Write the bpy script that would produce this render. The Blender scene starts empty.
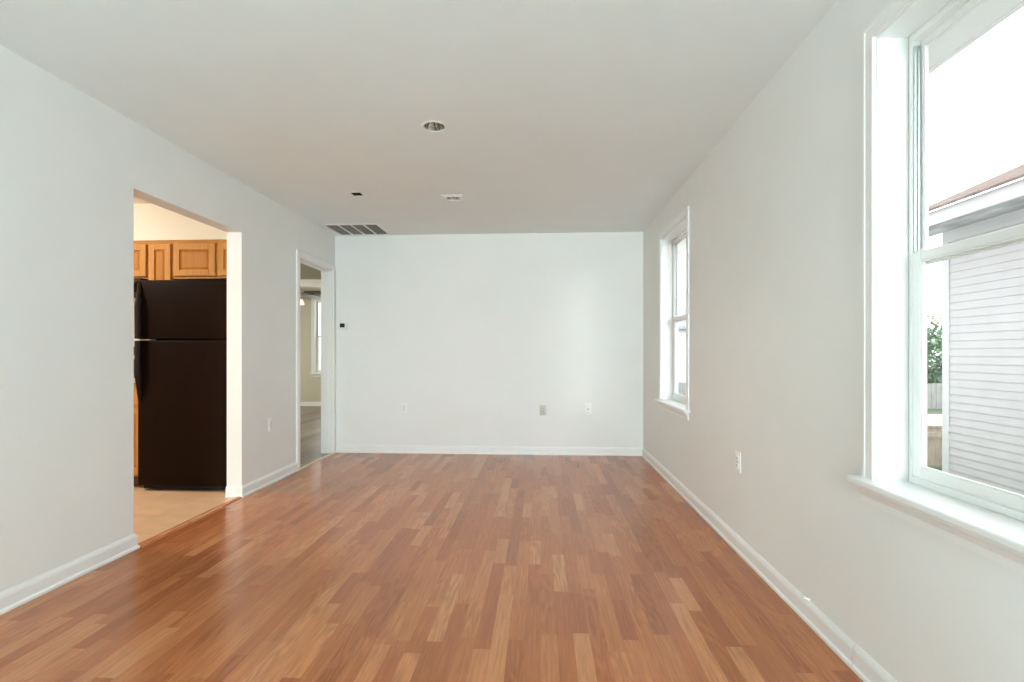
import bpy, bmesh, math, random
from mathutils import Vector, Matrix
random.seed(7)
S = bpy.context.scene
COL = S.collection
PI = math.pi

# ------------------------------------------------------------------ camera
CAM_H = 1.1145
cam_d = bpy.data.cameras.new('camera')
cam = bpy.data.objects.new('camera', cam_d)
COL.objects.link(cam)
cam.location = (0, 0, CAM_H)
cam.rotation_euler = (PI / 2, 0, 0.0549)
cam_d.sensor_fit = 'HORIZONTAL'
cam_d.sensor_width = 36.0
cam_d.lens = 500.0 / 1024 * 36.0
cam_d.shift_x = -1.4 / 1024
cam_d.shift_y = 12.4 / 1024
cam_d.clip_start = 0.02
cam_d.clip_end = 300
S.camera = cam

# ------------------------------------------------------------------ view, world, light
S.view_settings.view_transform = 'Standard'
S.view_settings.look = 'None'
S.view_settings.gamma = 1.0
S.view_settings.use_curve_mapping = False
S.view_settings.exposure = 0.0
S.cycles.use_denoising = True
S.cycles.max_bounces = 14
S.cycles.diffuse_bounces = 8
S.cycles.glossy_bounces = 4
S.cycles.transparent_max_bounces = 16
S.cycles.sample_clamp_indirect = 6.0
S.cycles.caustics_reflective = False
S.cycles.caustics_refractive = False

SKY = 2.9
GLOW = 1.8
GLOW_TINT = (0.90, 1.0, 1.06)
GLOW_DIR = (0.06, -0.97, 0.22)
W = bpy.data.worlds.new('overcast_sky')
S.world = W
W.use_nodes = True
nt = W.node_tree
nt.nodes.clear()
wo = nt.nodes.new('ShaderNodeOutputWorld')
bg = nt.nodes.new('ShaderNodeBackground')
tc = nt.nodes.new('ShaderNodeTexCoord')
mp = nt.nodes.new('ShaderNodeMapping')
mp.inputs['Scale'].default_value = (1.2, 1.2, 3.5)
nz = nt.nodes.new('ShaderNodeTexNoise')
nz.inputs['Scale'].default_value = 2.0
nz.inputs['Detail'].default_value = 5
cr = nt.nodes.new('ShaderNodeValToRGB')
cr.color_ramp.elements[0].position = 0.3
cr.color_ramp.elements[0].color = (0.86, 0.90, 0.93, 1)
cr.color_ramp.elements[1].position = 0.7
cr.color_ramp.elements[1].color = (1.0, 1.0, 1.0, 1)
nt.links.new(tc.outputs['Generated'], mp.inputs['Vector'])
nt.links.new(mp.outputs['Vector'], nz.inputs['Vector'])
nt.links.new(nz.outputs['Fac'], cr.inputs['Fac'])
# brighter sky low behind the camera, added to light the room
dt = nt.nodes.new('ShaderNodeVectorMath')
dt.operation = 'DOT_PRODUCT'
nt.links.new(tc.outputs['Generated'], dt.inputs[0])
dt.inputs[1].default_value = GLOW_DIR
mx = nt.nodes.new('ShaderNodeMath')
mx.operation = 'MAXIMUM'
mx.inputs[1].default_value = 0.0
nt.links.new(dt.outputs['Value'], mx.inputs[0])
pwn = nt.nodes.new('ShaderNodeMath')
pwn.operation = 'POWER'
pwn.inputs[1].default_value = 4.0
nt.links.new(mx.outputs[0], pwn.inputs[0])
gl_ = nt.nodes.new('ShaderNodeVectorMath')
gl_.operation = 'SCALE'
gl_.inputs[0].default_value = tuple(c * GLOW for c in GLOW_TINT)
nt.links.new(pwn.outputs[0], gl_.inputs['Scale'])
ad = nt.nodes.new('ShaderNodeVectorMath')
ad.operation = 'ADD'
nt.links.new(cr.outputs['Color'], ad.inputs[0])
nt.links.new(gl_.outputs['Vector'], ad.inputs[1])
nt.links.new(ad.outputs['Vector'], bg.inputs['Color'])
bg.inputs['Strength'].default_value = SKY
nt.links.new(bg.outputs['Background'], wo.inputs['Surface'])

# the weak sun behind the cloud, low and from behind on the right
sun_d = bpy.data.lights.new('sun', 'SUN')
sun_d.energy = 0.45
sun_d.angle = math.radians(14)
sun_d.color = (0.96, 1.0, 1.0)
sun = bpy.data.objects.new('sun', sun_d)
COL.objects.link(sun)
sun.rotation_euler = Vector((-0.58, 0.80, -0.13)).to_track_quat('-Z', 'Y').to_euler()

KITCHEN_LAMP = 122.0
FAN_LAMP = 1.0
FILL_LANTERN = 176.0  # strength of the unseen fill lamp added behind the camera

# ------------------------------------------------------------------ dimensions (metres)
XL, XR, D, H = -2.317, 1.1136, 5.518, 2.44
YB = -7.0                 # wall behind the camera
TL = 0.12                 # thickness of left wall
TR = 0.15                 # thickness of right (outside) wall
KY = 4.55                 # back wall of the kitchen
KX = -5.2                 # far side of the kitchen
FY = 10.34                # far wall of the room behind the doorway
FX = -6.4
WZ0, WZ1 = 0.69, 2.165    # window opening


# ------------------------------------------------------------------ materials
def srgb(r, g, b):
    def f(c):
        c /= 255.0
        return c / 12.92 if c <= 0.04045 else ((c + 0.055) / 1.055) ** 2.4
    return (f(r), f(g), f(b), 1.0)


def pbr(name, col, rough=0.5, metal=0.0, spec=0.5, var=0.0, vscale=8.0, bump=0.0, bscale=60.0, emit=None, es=0.0, stretch=(1, 1, 1)):
    m = bpy.data.materials.new(name)
    m.use_nodes = True
    n = m.node_tree.nodes
    l = m.node_tree.links
    b = n['Principled BSDF']
    b.inputs['Base Color'].default_value = col
    b.inputs['Roughness'].default_value = rough
    b.inputs['Metallic'].default_value = metal
    b.inputs['Specular IOR Level'].default_value = spec
    t = n.new('ShaderNodeTexCoord')
    mpn = n.new('ShaderNodeMapping')
    mpn.inputs['Scale'].default_value = stretch
    l.new(t.outputs['Object'], mpn.inputs['Vector'])
    if var > 0:
        z = n.new('ShaderNodeTexNoise')
        z.inputs['Scale'].default_value = vscale
        z.inputs['Detail'].default_value = 4
        l.new(mpn.outputs['Vector'], z.inputs['Vector'])
        mr = n.new('ShaderNodeMapRange')
        mr.inputs['From Min'].default_value = 0.3
        mr.inputs['From Max'].default_value = 0.7
        mr.inputs['To Min'].default_value = 1 - var
        mr.inputs['To Max'].default_value = 1 + var
        l.new(z.outputs['Fac'], mr.inputs['Value'])
        vm = n.new('ShaderNodeVectorMath')
        vm.operation = 'SCALE'
        vm.inputs[0].default_value = col[:3]
        l.new(mr.outputs['Result'], vm.inputs['Scale'])
        l.new(vm.outputs['Vector'], b.inputs['Base Color'])
    if bump > 0:
        z2 = n.new('ShaderNodeTexNoise')
        z2.inputs['Scale'].default_value = bscale
        z2.inputs['Detail'].default_value = 3
        l.new(mpn.outputs['Vector'], z2.inputs['Vector'])
        bp = n.new('ShaderNodeBump')
        bp.inputs['Strength'].default_value = bump
        bp.inputs['Distance'].default_value = 0.002
        l.new(z2.outputs['Fac'], bp.inputs['Height'])
        l.new(bp.outputs['Normal'], b.inputs['Normal'])
    if emit:
        b.inputs['Emission Color'].default_value = emit
        b.inputs['Emission Strength'].default_value = es
    return m


M = {}
M['wall'] = pbr('wall_paint', (0.80, 0.807, 0.79, 1), 0.55, spec=0.3, var=0.012, vscale=3, bump=0.06, bscale=220)
M['ceiling'] = pbr('ceiling_paint', (0.80, 0.832, 0.825, 1), 0.8, spec=0.2, var=0.012, vscale=3, bump=0.08, bscale=160)
M['trim'] = pbr('trim_gloss_paint', (0.83, 0.835, 0.825, 1), 0.32, spec=0.5, var=0.01, vscale=6)
M['vinyl'] = pbr('window_vinyl', (0.84, 0.85, 0.84, 1), 0.35, spec=0.5, var=0.01)
M['aluminium'] = pbr('mill_aluminium', (0.50, 0.55, 0.55, 1), 0.35, metal=0.8, var=0.05)
M['darkgap'] = pbr('dark_gap', (0.05, 0.05, 0.05, 1), 0.8, var=0.05)
M['kwall'] = pbr('kitchen_paint', (0.86, 0.835, 0.755, 1), 0.6, spec=0.3, var=0.012, vscale=3)
M['fwall'] = pbr('khaki_paint', (0.60, 0.585, 0.47, 1), 0.6, spec=0.3, var=0.015, vscale=3)
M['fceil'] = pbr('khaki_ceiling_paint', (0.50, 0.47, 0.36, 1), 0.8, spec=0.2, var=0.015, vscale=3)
M['black'] = pbr('black_enamel', (0.010, 0.004, 0.002, 1), 0.45, spec=0.05, var=0.1, bump=0.15, bscale=420)
M['blackplastic'] = pbr('black_plastic', (0.014, 0.010, 0.008, 1), 0.4, spec=0.2, var=0.05)
M['rubber'] = pbr('black_rubber', (0.008, 0.008, 0.008, 1), 0.8, var=0.05)
M['chrome'] = pbr('bright_reflector_metal', (0.75, 0.74, 0.68, 1), 0.12, metal=1.0, var=0.03)
M['brass'] = pbr('aged_brass', (0.45, 0.38, 0.22, 1), 0.35, metal=1.0, var=0.05)
M['plastic'] = pbr('white_plastic', (0.83, 0.83, 0.81, 1), 0.35, var=0.01)
M['almond'] = pbr('almond_plastic', (0.52, 0.51, 0.43, 1), 0.35, var=0.01)
M['slot'] = pbr('dark_slot', (0.03, 0.03, 0.028, 1), 0.7, var=0.05)
M['screen'] = pbr('thermostat_screen', (0.025, 0.03, 0.028, 1), 0.2, var=0.05)
M['grey'] = pbr('grey_louvre_paint', (0.20, 0.196, 0.185, 1), 0.5, var=0.03)
M['duct'] = pbr('dim_duct', (0.10, 0.10, 0.09, 1), 0.7, var=0.05)
M['counter'] = pbr('cream_laminate_counter', (0.62, 0.56, 0.45, 1), 0.3, var=0.08, vscale=90)
M['fanwood'] = pbr('dark_walnut_blade', (0.06, 0.042, 0.022, 1), 0.4, var=0.2, vscale=6, stretch=(2, 14, 2))
M['frosted'] = pbr('frosted_glass_shade', (0.88, 0.87, 0.82, 1), 0.4, emit=(1.0, 0.93, 0.78, 1), es=FAN_LAMP, var=0.01)
M['siding'] = pbr('white_lap_siding', (0.505, 0.505, 0.507, 1), 0.6, spec=0.3, var=0.04, vscale=4)
M['extwhite'] = pbr('exterior_white_paint', (0.56, 0.57, 0.57, 1), 0.5, var=0.04, vscale=5)
M['soffit'] = pbr('weathered_grey_soffit', (0.46, 0.47, 0.485, 1), 0.8, var=0.5, vscale=2.2, stretch=(2.5, 0.9, 1))
M['shingle'] = pbr('brown_shingle', (0.20, 0.15, 0.13, 1), 0.9, var=0.3, vscale=9, bump=0.4, bscale=40)
M['greyroof'] = pbr('grey_shingle', (0.28, 0.29, 0.30, 1), 0.9, var=0.2, vscale=9)
M['tan'] = pbr('tan_fence_boards', (0.72, 0.60, 0.47, 1), 0.8, var=0.15, vscale=5, stretch=(6, 6, 0.8))
M['weathered'] = pbr('weathered_grey_boards', (0.25, 0.245, 0.23, 1), 0.9, var=0.3, vscale=5, stretch=(6, 6, 0.8))
M['concrete'] = pbr('pale_concrete', (0.50, 0.49, 0.485, 1), 0.9, var=0.06, vscale=3)
M['bounce_paving'] = pbr('pale_bounce_paving', (0.66, 0.67, 0.66, 1), 0.9, var=0.05, vscale=3)
M['rug'] = pbr('bounce_rug_wool', (0.74, 0.75, 0.73, 1), 0.95, spec=0.1, var=0.06, vscale=30, bump=0.3, bscale=300)
M['grass'] = pbr('lawn_grass', (0.10, 0.15, 0.075, 1), 0.95, var=0.4, vscale=12, bump=0.5, bscale=40)
M['leaf'] = pbr('shrub_leaf', (0.10, 0.19, 0.10, 1), 0.6, var=0.4, vscale=4)
M['leafdry'] = pbr('dry_leaf', (0.24, 0.20, 0.11, 1), 0.7, var=0.3, vscale=4)
M['bark'] = pbr('bark', (0.10, 0.07, 0.05, 1), 0.9, var=0.3)
M['lampglass'] = pbr('warm_lamp_glass', (0.9, 0.85, 0.75, 1), 0.4, emit=(1.0, 0.955, 0.86, 1), es=KITCHEN_LAMP, var=0.01)
M['hall_fill_lamp'] = pbr('hall_fill_glass', (0.9, 0.9, 0.86, 1), 0.4, emit=(1.0, 0.95, 0.82, 1), es=190.0, var=0.01)  # glass of the unseen lamp added beyond the doorway


M['fill_lantern'] = pbr('fill_lantern_paper', (0.9, 0.9, 0.88, 1), 0.7, emit=(0.82, 0.98, 1.03, 1), es=FILL_LANTERN, var=0.01)


def glass_mat():
    m = bpy.data.materials.new('window_glass')
    m.use_nodes = True
    n = m.node_tree.nodes
    l = m.node_tree.links
    n.clear()
    o = n.new('ShaderNodeOutputMaterial')
    mix = n.new('ShaderNodeMixShader')
    tr = n.new('ShaderNodeBsdfTransparent')
    tr.inputs['Color'].default_value = (0.975, 0.975, 0.972, 1)
    gl = n.new('ShaderNodeBsdfGlossy')
    gl.inputs['Roughness'].default_value = 0.02
    lw = n.new('ShaderNodeLayerWeight')
    lw.inputs['Blend'].default_value = 0.5
    pw = n.new('ShaderNodeMath')
    pw.operation = 'POWER'
    pw.inputs[1].default_value = 5.0
    l.new(lw.outputs['Facing'], pw.inputs[0])
    ma = n.new('ShaderNodeMath')
    ma.operation = 'MULTIPLY_ADD'
    ma.inputs[1].default_value = 0.25
    ma.inputs[2].default_value = 0.02
    l.new(pw.outputs[0], ma.inputs[0])
    l.new(ma.outputs[0], mix.inputs['Fac'])
    l.new(tr.outputs['BSDF'], mix.inputs[1])
    l.new(gl.outputs['BSDF'], mix.inputs[2])
    l.new(mix.outputs['Shader'], o.inputs['Surface'])
    return m


M['glass'] = glass_mat()


def math_node(nt, op, a, b=None, c=None):
    nd = nt.nodes.new('ShaderNodeMath')
    nd.operation = op
    for i, v in enumerate((a, b, c)):
        if v is None:
            continue
        if isinstance(v, (int, float)):
            nd.inputs[i].default_value = v
        else:
            nt.links.new(v, nd.inputs[i])
    return nd.outputs[0]


def plank_mat(name, ramp, strip, length, rough, gap=0.0, axis='Y', grain=0.16, ring=0.10):
    """strips running along one axis, each piece with its own colour and grain"""
    m = bpy.data.materials.new(name)
    m.use_nodes = True
    t = m.node_tree
    n, l = t.nodes, t.links
    b = n['Principled BSDF']
    co = n.new('ShaderNodeTexCoord')
    sx = n.new('ShaderNodeSeparateXYZ')
    l.new(co.outputs['Object'], sx.inputs[0])
    u, v = (sx.outputs['X'], sx.outputs['Y']) if axis == 'Y' else (sx.outputs['Y'], sx.outputs['X'])
    us = math_node(t, 'DIVIDE', u, strip)
    row = math_node(t, 'FLOOR', us)
    wn = n.new('ShaderNodeTexWhiteNoise')
    wn.noise_dimensions = '1D'
    l.new(row, wn.inputs['W'])
    vs = math_node(t, 'ADD', math_node(t, 'DIVIDE', v, length), math_node(t, 'MULTIPLY', wn.outputs['Value'], 17.0))
    # uneven lengths: warp the run of each row before it is cut into pieces
    wob = math_node(t, 'MULTIPLY', math_node(t, 'SINE', math_node(t, 'MULTIPLY', vs, 2.3)), 0.28)
    vs = math_node(t, 'ADD', vs, wob)
    pc = math_node(t, 'FLOOR', vs)
    cb = n.new('ShaderNodeCombineXYZ')
    l.new(row, cb.inputs[0])
    l.new(pc, cb.inputs[1])
    w2 = n.new('ShaderNodeTexWhiteNoise')
    w2.noise_dimensions = '3D'
    l.new(cb.outputs[0], w2.inputs['Vector'])
    cr = n.new('ShaderNodeValToRGB')
    e = cr.color_ramp.elements
    e[0].position, e[0].color = 0.0, ramp[0]
    e[1].position, e[1].color = 1.0, ramp[-1]
    for i, c in enumerate(ramp[1:-1]):
        x = e.new((i + 1) / (len(ramp) - 1))
        x.color = c
    l.new(w2.outputs['Value'], cr.inputs['Fac'])
    # grain, offset per piece
    off = n.new('ShaderNodeVectorMath')
    off.operation = 'MULTIPLY_ADD'
    l.new(w2.outputs['Color'], off.inputs[0])
    off.inputs[1].default_value = (9, 9, 9)
    l.new(co.outputs['Object'], off.inputs[2])
    mp = n.new('ShaderNodeMapping')
    mp.inputs['Scale'].default_value = (70, 3.5, 1) if axis == 'Y' else (3.5, 70, 1)
    l.new(off.outputs[0], mp.inputs['Vector'])
    ng = n.new('ShaderNodeTexNoise')
    ng.inputs['Scale'].default_value = 1.6
    ng.inputs['Detail'].default_value = 5
    ng.inputs['Roughness'].default_value = 0.65
    l.new(mp.outputs[0], ng.inputs['Vector'])
    # cathedral figure: bent bands
    mp2 = n.new('ShaderNodeMapping')
    mp2.inputs['Scale'].default_value = (17, 2.6, 1) if axis == 'Y' else (2.6, 17, 1)
    l.new(off.outputs[0], mp2.inputs['Vector'])
    n2 = n.new('ShaderNodeTexNoise')
    n2.inputs['Scale'].default_value = 0.8
    n2.inputs['Detail'].default_value = 1
    l.new(mp2.outputs[0], n2.inputs['Vector'])
    band = math_node(t, 'SINE', math_node(t, 'MULTIPLY', n2.outputs['Fac'], 48.0))
    sc3 = n.new('ShaderNodeSeparateColor')
    l.new(w2.outputs['Color'], sc3.inputs[0])
    band = math_node(t, 'MULTIPLY', band, math_node(t, 'GREATER_THAN', sc3.outputs[1], 0.62))
    k = math_node(t, 'ADD', math_node(t, 'MULTIPLY', math_node(t, 'SUBTRACT', ng.outputs['Fac'], 0.5), grain * 4),
                  math_node(t, 'MULTIPLY', band, ring))
    k = math_node(t, 'ADD', k, 1.0)
    if gap > 0:
        fu = math_node(t, 'FRACT', us)
        edge = math_node(t, 'LESS_THAN', fu, gap / strip)
        k = math_node(t, 'MULTIPLY', k, math_node(t, 'SUBTRACT', 1.0, math_node(t, 'MULTIPLY', edge, 0.35)))
    sc = n.new('ShaderNodeVectorMath')
    sc.operation = 'SCALE'
    l.new(cr.outputs['Color'], sc.inputs[0])
    l.new(k, sc.inputs['Scale'])
    l.new(sc.outputs[0], b.inputs['Base Color'])
    b.inputs['Roughness'].default_value = rough
    b.inputs['Specular IOR Level'].default_value = 0.5
    bp = n.new('ShaderNodeBump')
    bp.inputs['Strength'].default_value = 0.05
    bp.inputs['Distance'].default_value = 0.001
    l.new(ng.outputs['Fac'], bp.inputs['Height'])
    l.new(bp.outputs['Normal'], b.inputs['Normal'])
    return m


M['laminate'] = plank_mat('oak_strip_laminate', [srgb(150, 88, 54), srgb(163, 98, 61), srgb(171, 106, 66), srgb(178, 113, 73), srgb(188, 126, 85)],
                          0.0635, 0.50, 0.24, gap=0.0, grain=0.27, ring=0.11)
M['hallfloor'] = plank_mat('grey_brown_vinyl_plank', [srgb(96, 84, 72), srgb(120, 106, 92), srgb(140, 126, 110)], 0.15, 1.1, 0.35, grain=0.2, ring=0.08)


def oak_mat(name, c, axis):
    m = bpy.data.materials.new(name)
    m.use_nodes = True
    t = m.node_tree
    n, l = t.nodes, t.links
    b = n['Principled BSDF']
    co = n.new('ShaderNodeTexCoord')
    mp = n.new('ShaderNodeMapping')
    mp.inputs['Scale'].default_value = {'Z': (40, 40, 2.5), 'X': (2.5, 40, 40)}[axis]
    l.new(co.outputs['Object'], mp.inputs['Vector'])
    z = n.new('ShaderNodeTexNoise')
    z.inputs['Scale'].default_value = 1.5
    z.inputs['Detail'].default_value = 5
    l.new(mp.outputs[0], z.inputs['Vector'])
    cr = n.new('ShaderNodeValToRGB')
    cr.color_ramp.elements[0].position = 0.25
    cr.color_ramp.elements[0].color = (c[0] * 0.88, c[1] * 0.85, c[2] * 0.8, 1)
    cr.color_ramp.elements[1].position = 0.72
    cr.color_ramp.elements[1].color = (c[0] * 1.1, c[1] * 1.1, c[2] * 1.1, 1)
    l.new(z.outputs['Fac'], cr.inputs['Fac'])
    l.new(cr.outputs['Color'], b.inputs['Base Color'])
    b.inputs['Roughness'].default_value = 0.5
    b.inputs['Specular IOR Level'].default_value = 0.22
    return m


OAK = (0.56, 0.265, 0.065)
M['oak'] = oak_mat('honey_oak_upright', OAK, 'Z')
M['oakh'] = oak_mat('honey_oak_level', OAK, 'X')
M['panel'] = oak_mat('honey_oak_panel', (0.47, 0.19, 0.028), 'Z')


def tile_mat():
    m = bpy.data.materials.new('beige_floor_tile')
    m.use_nodes = True
    t = m.node_tree
    n, l = t.nodes, t.links
    b = n['Principled BSDF']
    co = n.new('ShaderNodeTexCoord')
    br = n.new('ShaderNodeTexBrick')
    br.offset = 0.0
    br.inputs['Scale'].default_value = 1.0
    br.inputs['Brick Width'].default_value = 0.33
    br.inputs['Row Height'].default_value = 0.33
    br.inputs['Mortar Size'].default_value = 0.004
    br.inputs['Color1'].default_value = srgb(226, 188, 152)
    br.inputs['Color2'].default_value = srgb(219, 181, 145)
    br.inputs['Mortar'].default_value = srgb(205, 166, 132)
    l.new(co.outputs['Object'], br.inputs['Vector'])
    z = n.new('ShaderNodeTexNoise')
    z.inputs['Scale'].default_value = 9
    z.inputs['Detail'].default_value = 6
    l.new(co.outputs['Object'], z.inputs['Vector'])
    mr = n.new('ShaderNodeMapRange')
    mr.inputs['To Min'].default_value = 0.82
    mr.inputs['To Max'].default_value = 1.18
    l.new(z.outputs['Fac'], mr.inputs['Value'])
    sc = n.new('ShaderNodeVectorMath')
    sc.operation = 'SCALE'
    l.new(br.outputs['Color'], sc.inputs[0])
    l.new(mr.outputs['Result'], sc.inputs['Scale'])
    l.new(sc.outputs[0], b.inputs['Base Color'])
    b.inputs['Roughness'].default_value = 0.35
    return m


M['tile'] = tile_mat()


# ------------------------------------------------------------------ mesh helpers
class MB:
    """collects shapes, then links them as one mesh object"""

    def __init__(s):
        s.bm = bmesh.new()

    def face(s, pts):
        vs = [s.bm.verts.new(p) for p in pts]
        s.bm.faces.new(vs)
        return s

    def box(s, x0, x1, y0, y1, z0, z1, bev=0.0, seg=2):
        g = bmesh.ops.create_cube(s.bm, size=1.0)
        vs = g['verts']
        for v in vs:
            v.co = Vector(((x0 + x1) / 2 + v.co.x * abs(x1 - x0), (y0 + y1) / 2 + v.co.y * abs(y1 - y0), (z0 + z1) / 2 + v.co.z * abs(z1 - z0)))
        if bev > 0:
            es = list({e for v in vs for e in v.link_edges})
            bmesh.ops.bevel(s.bm, geom=es, offset=bev, segments=seg, affect='EDGES', profile=0.6)
        return s

    def obox(s, c, size, rot=None, bev=0.0):
        g = bmesh.ops.create_cube(s.bm, size=1.0)
        vs = g['verts']
        R = (rot or Matrix.Identity(3))
        for v in vs:
            v.co = Vector(c) + R @ Vector((v.co.x * size[0], v.co.y * size[1], v.co.z * size[2]))
        if bev > 0:
            es = list({e for v in vs for e in v.link_edges})
            bmesh.ops.bevel(s.bm, geom=es, offset=bev, segments=2, affect='EDGES')
        return s

    def tube(s, a, b, r0, r1=None, seg=16, cap=True):
        a, b = Vector(a), Vector(b)
        r1 = r0 if r1 is None else r1
        d = (b - a).normalized()
        up = Vector((0, 0, 1)) if abs(d.z) < 0.9 else Vector((1, 0, 0))
        x = d.cross(up).normalized()
        y = d.cross(x)
        A, B = [], []
        for i in range(seg):
            t = 2 * PI * i / seg
            o = x * math.cos(t) + y * math.sin(t)
            A.append(s.bm.verts.new(a + o * r0))
            B.append(s.bm.verts.new(b + o * r1))
        for i in range(seg):
            j = (i + 1) % seg
            s.bm.faces.new((A[i], A[j], B[j], B[i]))
        if cap:
            s.bm.faces.new(A[::-1])
            s.bm.faces.new(B)
        return s

    def lathe(s, c, prof, seg=32, ripple=0.0):
        """prof: (radius, z) pairs about the vertical axis through c"""
        rings = []
        for k, (r, z) in enumerate(prof):
            ring = []
            for i in range(seg):
                t = 2 * PI * i / seg
                rr = r * (1 + (ripple if i % 2 else -ripple))
                ring.append(s.bm.verts.new((c[0] + rr * math.cos(t), c[1] + rr * math.sin(t), c[2] + z)))
            rings.append(ring)
        for a, b in zip(rings, rings[1:]):
            for i in range(seg):
                j = (i + 1) % seg
                s.bm.faces.new((a[i], a[j], b[j], b[i]))
        return s

    def sweep(s, path, prof, closed=False):
        """prof = (out, z) polygon; path = xy points, wall on the right hand, profile grows to the left; mitred corners"""
        n = len(path)
        rings = []
        for i, p in enumerate(path):
            p = Vector(p)
            d0 = (p - Vector(path[i - 1])).normalized() if i > 0 else None
            d1 = (Vector(path[i + 1]) - p).normalized() if i < n - 1 else None
            d0 = d0 or d1
            d1 = d1 or d0
            n0 = Vector((-d0.y, d0.x))
            n1 = Vector((-d1.y, d1.x))
            m = (n0 + n1)
            m = m / m.dot(n0) if m.length > 1e-6 else n0
            rings.append([s.bm.verts.new((p.x + m.x * o, p.y + m.y * o, z)) for o, z in prof])
        k = len(prof)
        for a, b in zip(rings, rings[1:]):
            for i in range(k):
                j = (i + 1) % k
                s.bm.faces.new((a[i], b[i], b[j], a[j]))
        s.bm.faces.new(rings[0])
        s.bm.faces.new(rings[-1][::-1])
        return s

    def build(s, name, mat, parent=None, smooth=False):
        bmesh.ops.recalc_face_normals(s.bm, faces=s.bm.faces[:])
        me = bpy.data.meshes.new(name)
        s.bm.to_mesh(me)
        s.bm.free()
        me.materials.append(mat)
        if smooth:
            for p in me.polygons:
                p.use_smooth = True
            me.set_sharp_from_angle(angle=math.radians(40))
        o = bpy.data.objects.new(name, me)
        COL.objects.link(o)
        if parent:
            o.parent = parent
        return o


def tag(o, label, cat, group=None, kind=None):
    o['label'] = label
    o['category'] = cat
    if group:
        o['group'] = group
    if kind:
        o['kind'] = kind
    return o


def thing(name, label, cat, loc=(0, 0, 0), rz=0.0, group=None, kind=None):
    o = bpy.data.objects.new(name, None)
    o.empty_display_size = 0.1
    COL.objects.link(o)
    o.location = loc
    o.rotation_euler = (0, 0, rz)
    return tag(o, label, cat, group, kind)


def copy_tree(o, parent=None):
    c = o.copy()
    COL.objects.link(c)
    if parent:
        c.parent = parent
    for ch in list(o.children):
        copy_tree(ch, c)
    return c


def panel(name, mat, plane, u, v, t, holes=(), label=None, cat='wall', rounds=()):
    """a wall / ceiling slab with real openings. plane 'X': u=Y, v=Z, t=(x0,x1); 'Y': u=X, v=Z; 'Z': u=X, v=Y"""
    us = sorted({u[0], u[1], *[h[0] for h in holes], *[h[1] for h in holes]})
    vs = sorted({v[0], v[1], *[h[2] for h in holes], *[h[3] for h in holes]})

    def P(a, b, c):
        return {'X': (c, a, b), 'Y': (a, c, b), 'Z': (a, b, c)}[plane]
    mb = MB()

    def solid(i, j):
        if i < 0 or j < 0 or i >= len(us) - 1 or j >= len(vs) - 1:
            return False
        cu, cv = (us[i] + us[i + 1]) / 2, (vs[j] + vs[j + 1]) / 2
        return not any(h[0] < cu < h[1] and h[2] < cv < h[3] for h in holes)
    for i in range(len(us) - 1):
        for j in range(len(vs) - 1):
            if not solid(i, j):
                continue
            a, b, c, d = us[i], us[i + 1], vs[j], vs[j + 1]
            for tt in t:
                mb.face([P(a, c, tt), P(b, c, tt), P(b, d, tt), P(a, d, tt)])
            if not solid(i - 1, j):
                mb.face([P(a, c, t[0]), P(a, d, t[0]), P(a, d, t[1]), P(a, c, t[1])])
            if not solid(i + 1, j):
                mb.face([P(b, c, t[0]), P(b, d, t[0]), P(b, d, t[1]), P(b, c, t[1])])
            if not solid(i, j - 1):
                mb.face([P(a, c, t[0]), P(b, c, t[0]), P(b, c, t[1]), P(a, c, t[1])])
            if not solid(i, j + 1):
                mb.face([P(a, d, t[0]), P(b, d, t[0]), P(b, d, t[1]), P(a, d, t[1])])
    for (cx, cy, half, r) in rounds:       # a round hole inside one square opening
        for k in range(48):
            q = []
            for kk in (k, k + 1):
                th = 2 * PI * kk / 48 + PI / 4
                c_, s_ = math.cos(th), math.sin(th)
                m_ = half / max(abs(c_), abs(s_))
                q.append(((cx + c_ * m_, cy + s_ * m_), (cx + c_ * r, cy + s_ * r)))
            mb.face([P(*q[0][0], t[0]), P(*q[1][0], t[0]), P(*q[1][1], t[0]), P(*q[0][1], t[0])])
    bmesh.ops.remove_doubles(mb.bm, verts=mb.bm.verts[:], dist=1e-5)
    o = mb.build(name, mat)
    return tag(o, label or name.replace('_', ' '), cat, kind='structure')


# ------------------------------------------------------------------ room shell
NEAR_W = (0.915, 1.727)      # near window opening along the wall
FAR_W = (3.883, 4.692)
KO = (2.726, 3.757, 2.055)    # kitchen opening: from, to, head height
DO = (4.680, 5.448, 2.040)    # doorway near the back wall

floor = MB().box(XL - 0.0, XR + 0.05, YB - 0.05, D + 0.05, -0.1, 0.0)
floor.box(XL - 0.035, XL, DO[0], DO[1], -0.1, 0.0)
tag(floor.build('floor', M['laminate']), 'glossy oak strip laminate floor of the empty living room', 'floor', kind='structure')
kf = MB().box(KX, XL - 0.001, 0.6, KY + 0.05, -0.1, -0.001)
tag(kf.build('floor_kitchen', M['tile']), 'beige tiled kitchen floor seen through the wide opening', 'floor', kind='structure')
hf = MB().box(FX, XL - 0.036, KY + 0.11, FY + 0.05, -0.1, -0.001)
tag(hf.build('floor_hall', M['hallfloor']), 'grey brown plank floor beyond the narrow doorway', 'floor', kind='structure')

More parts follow.
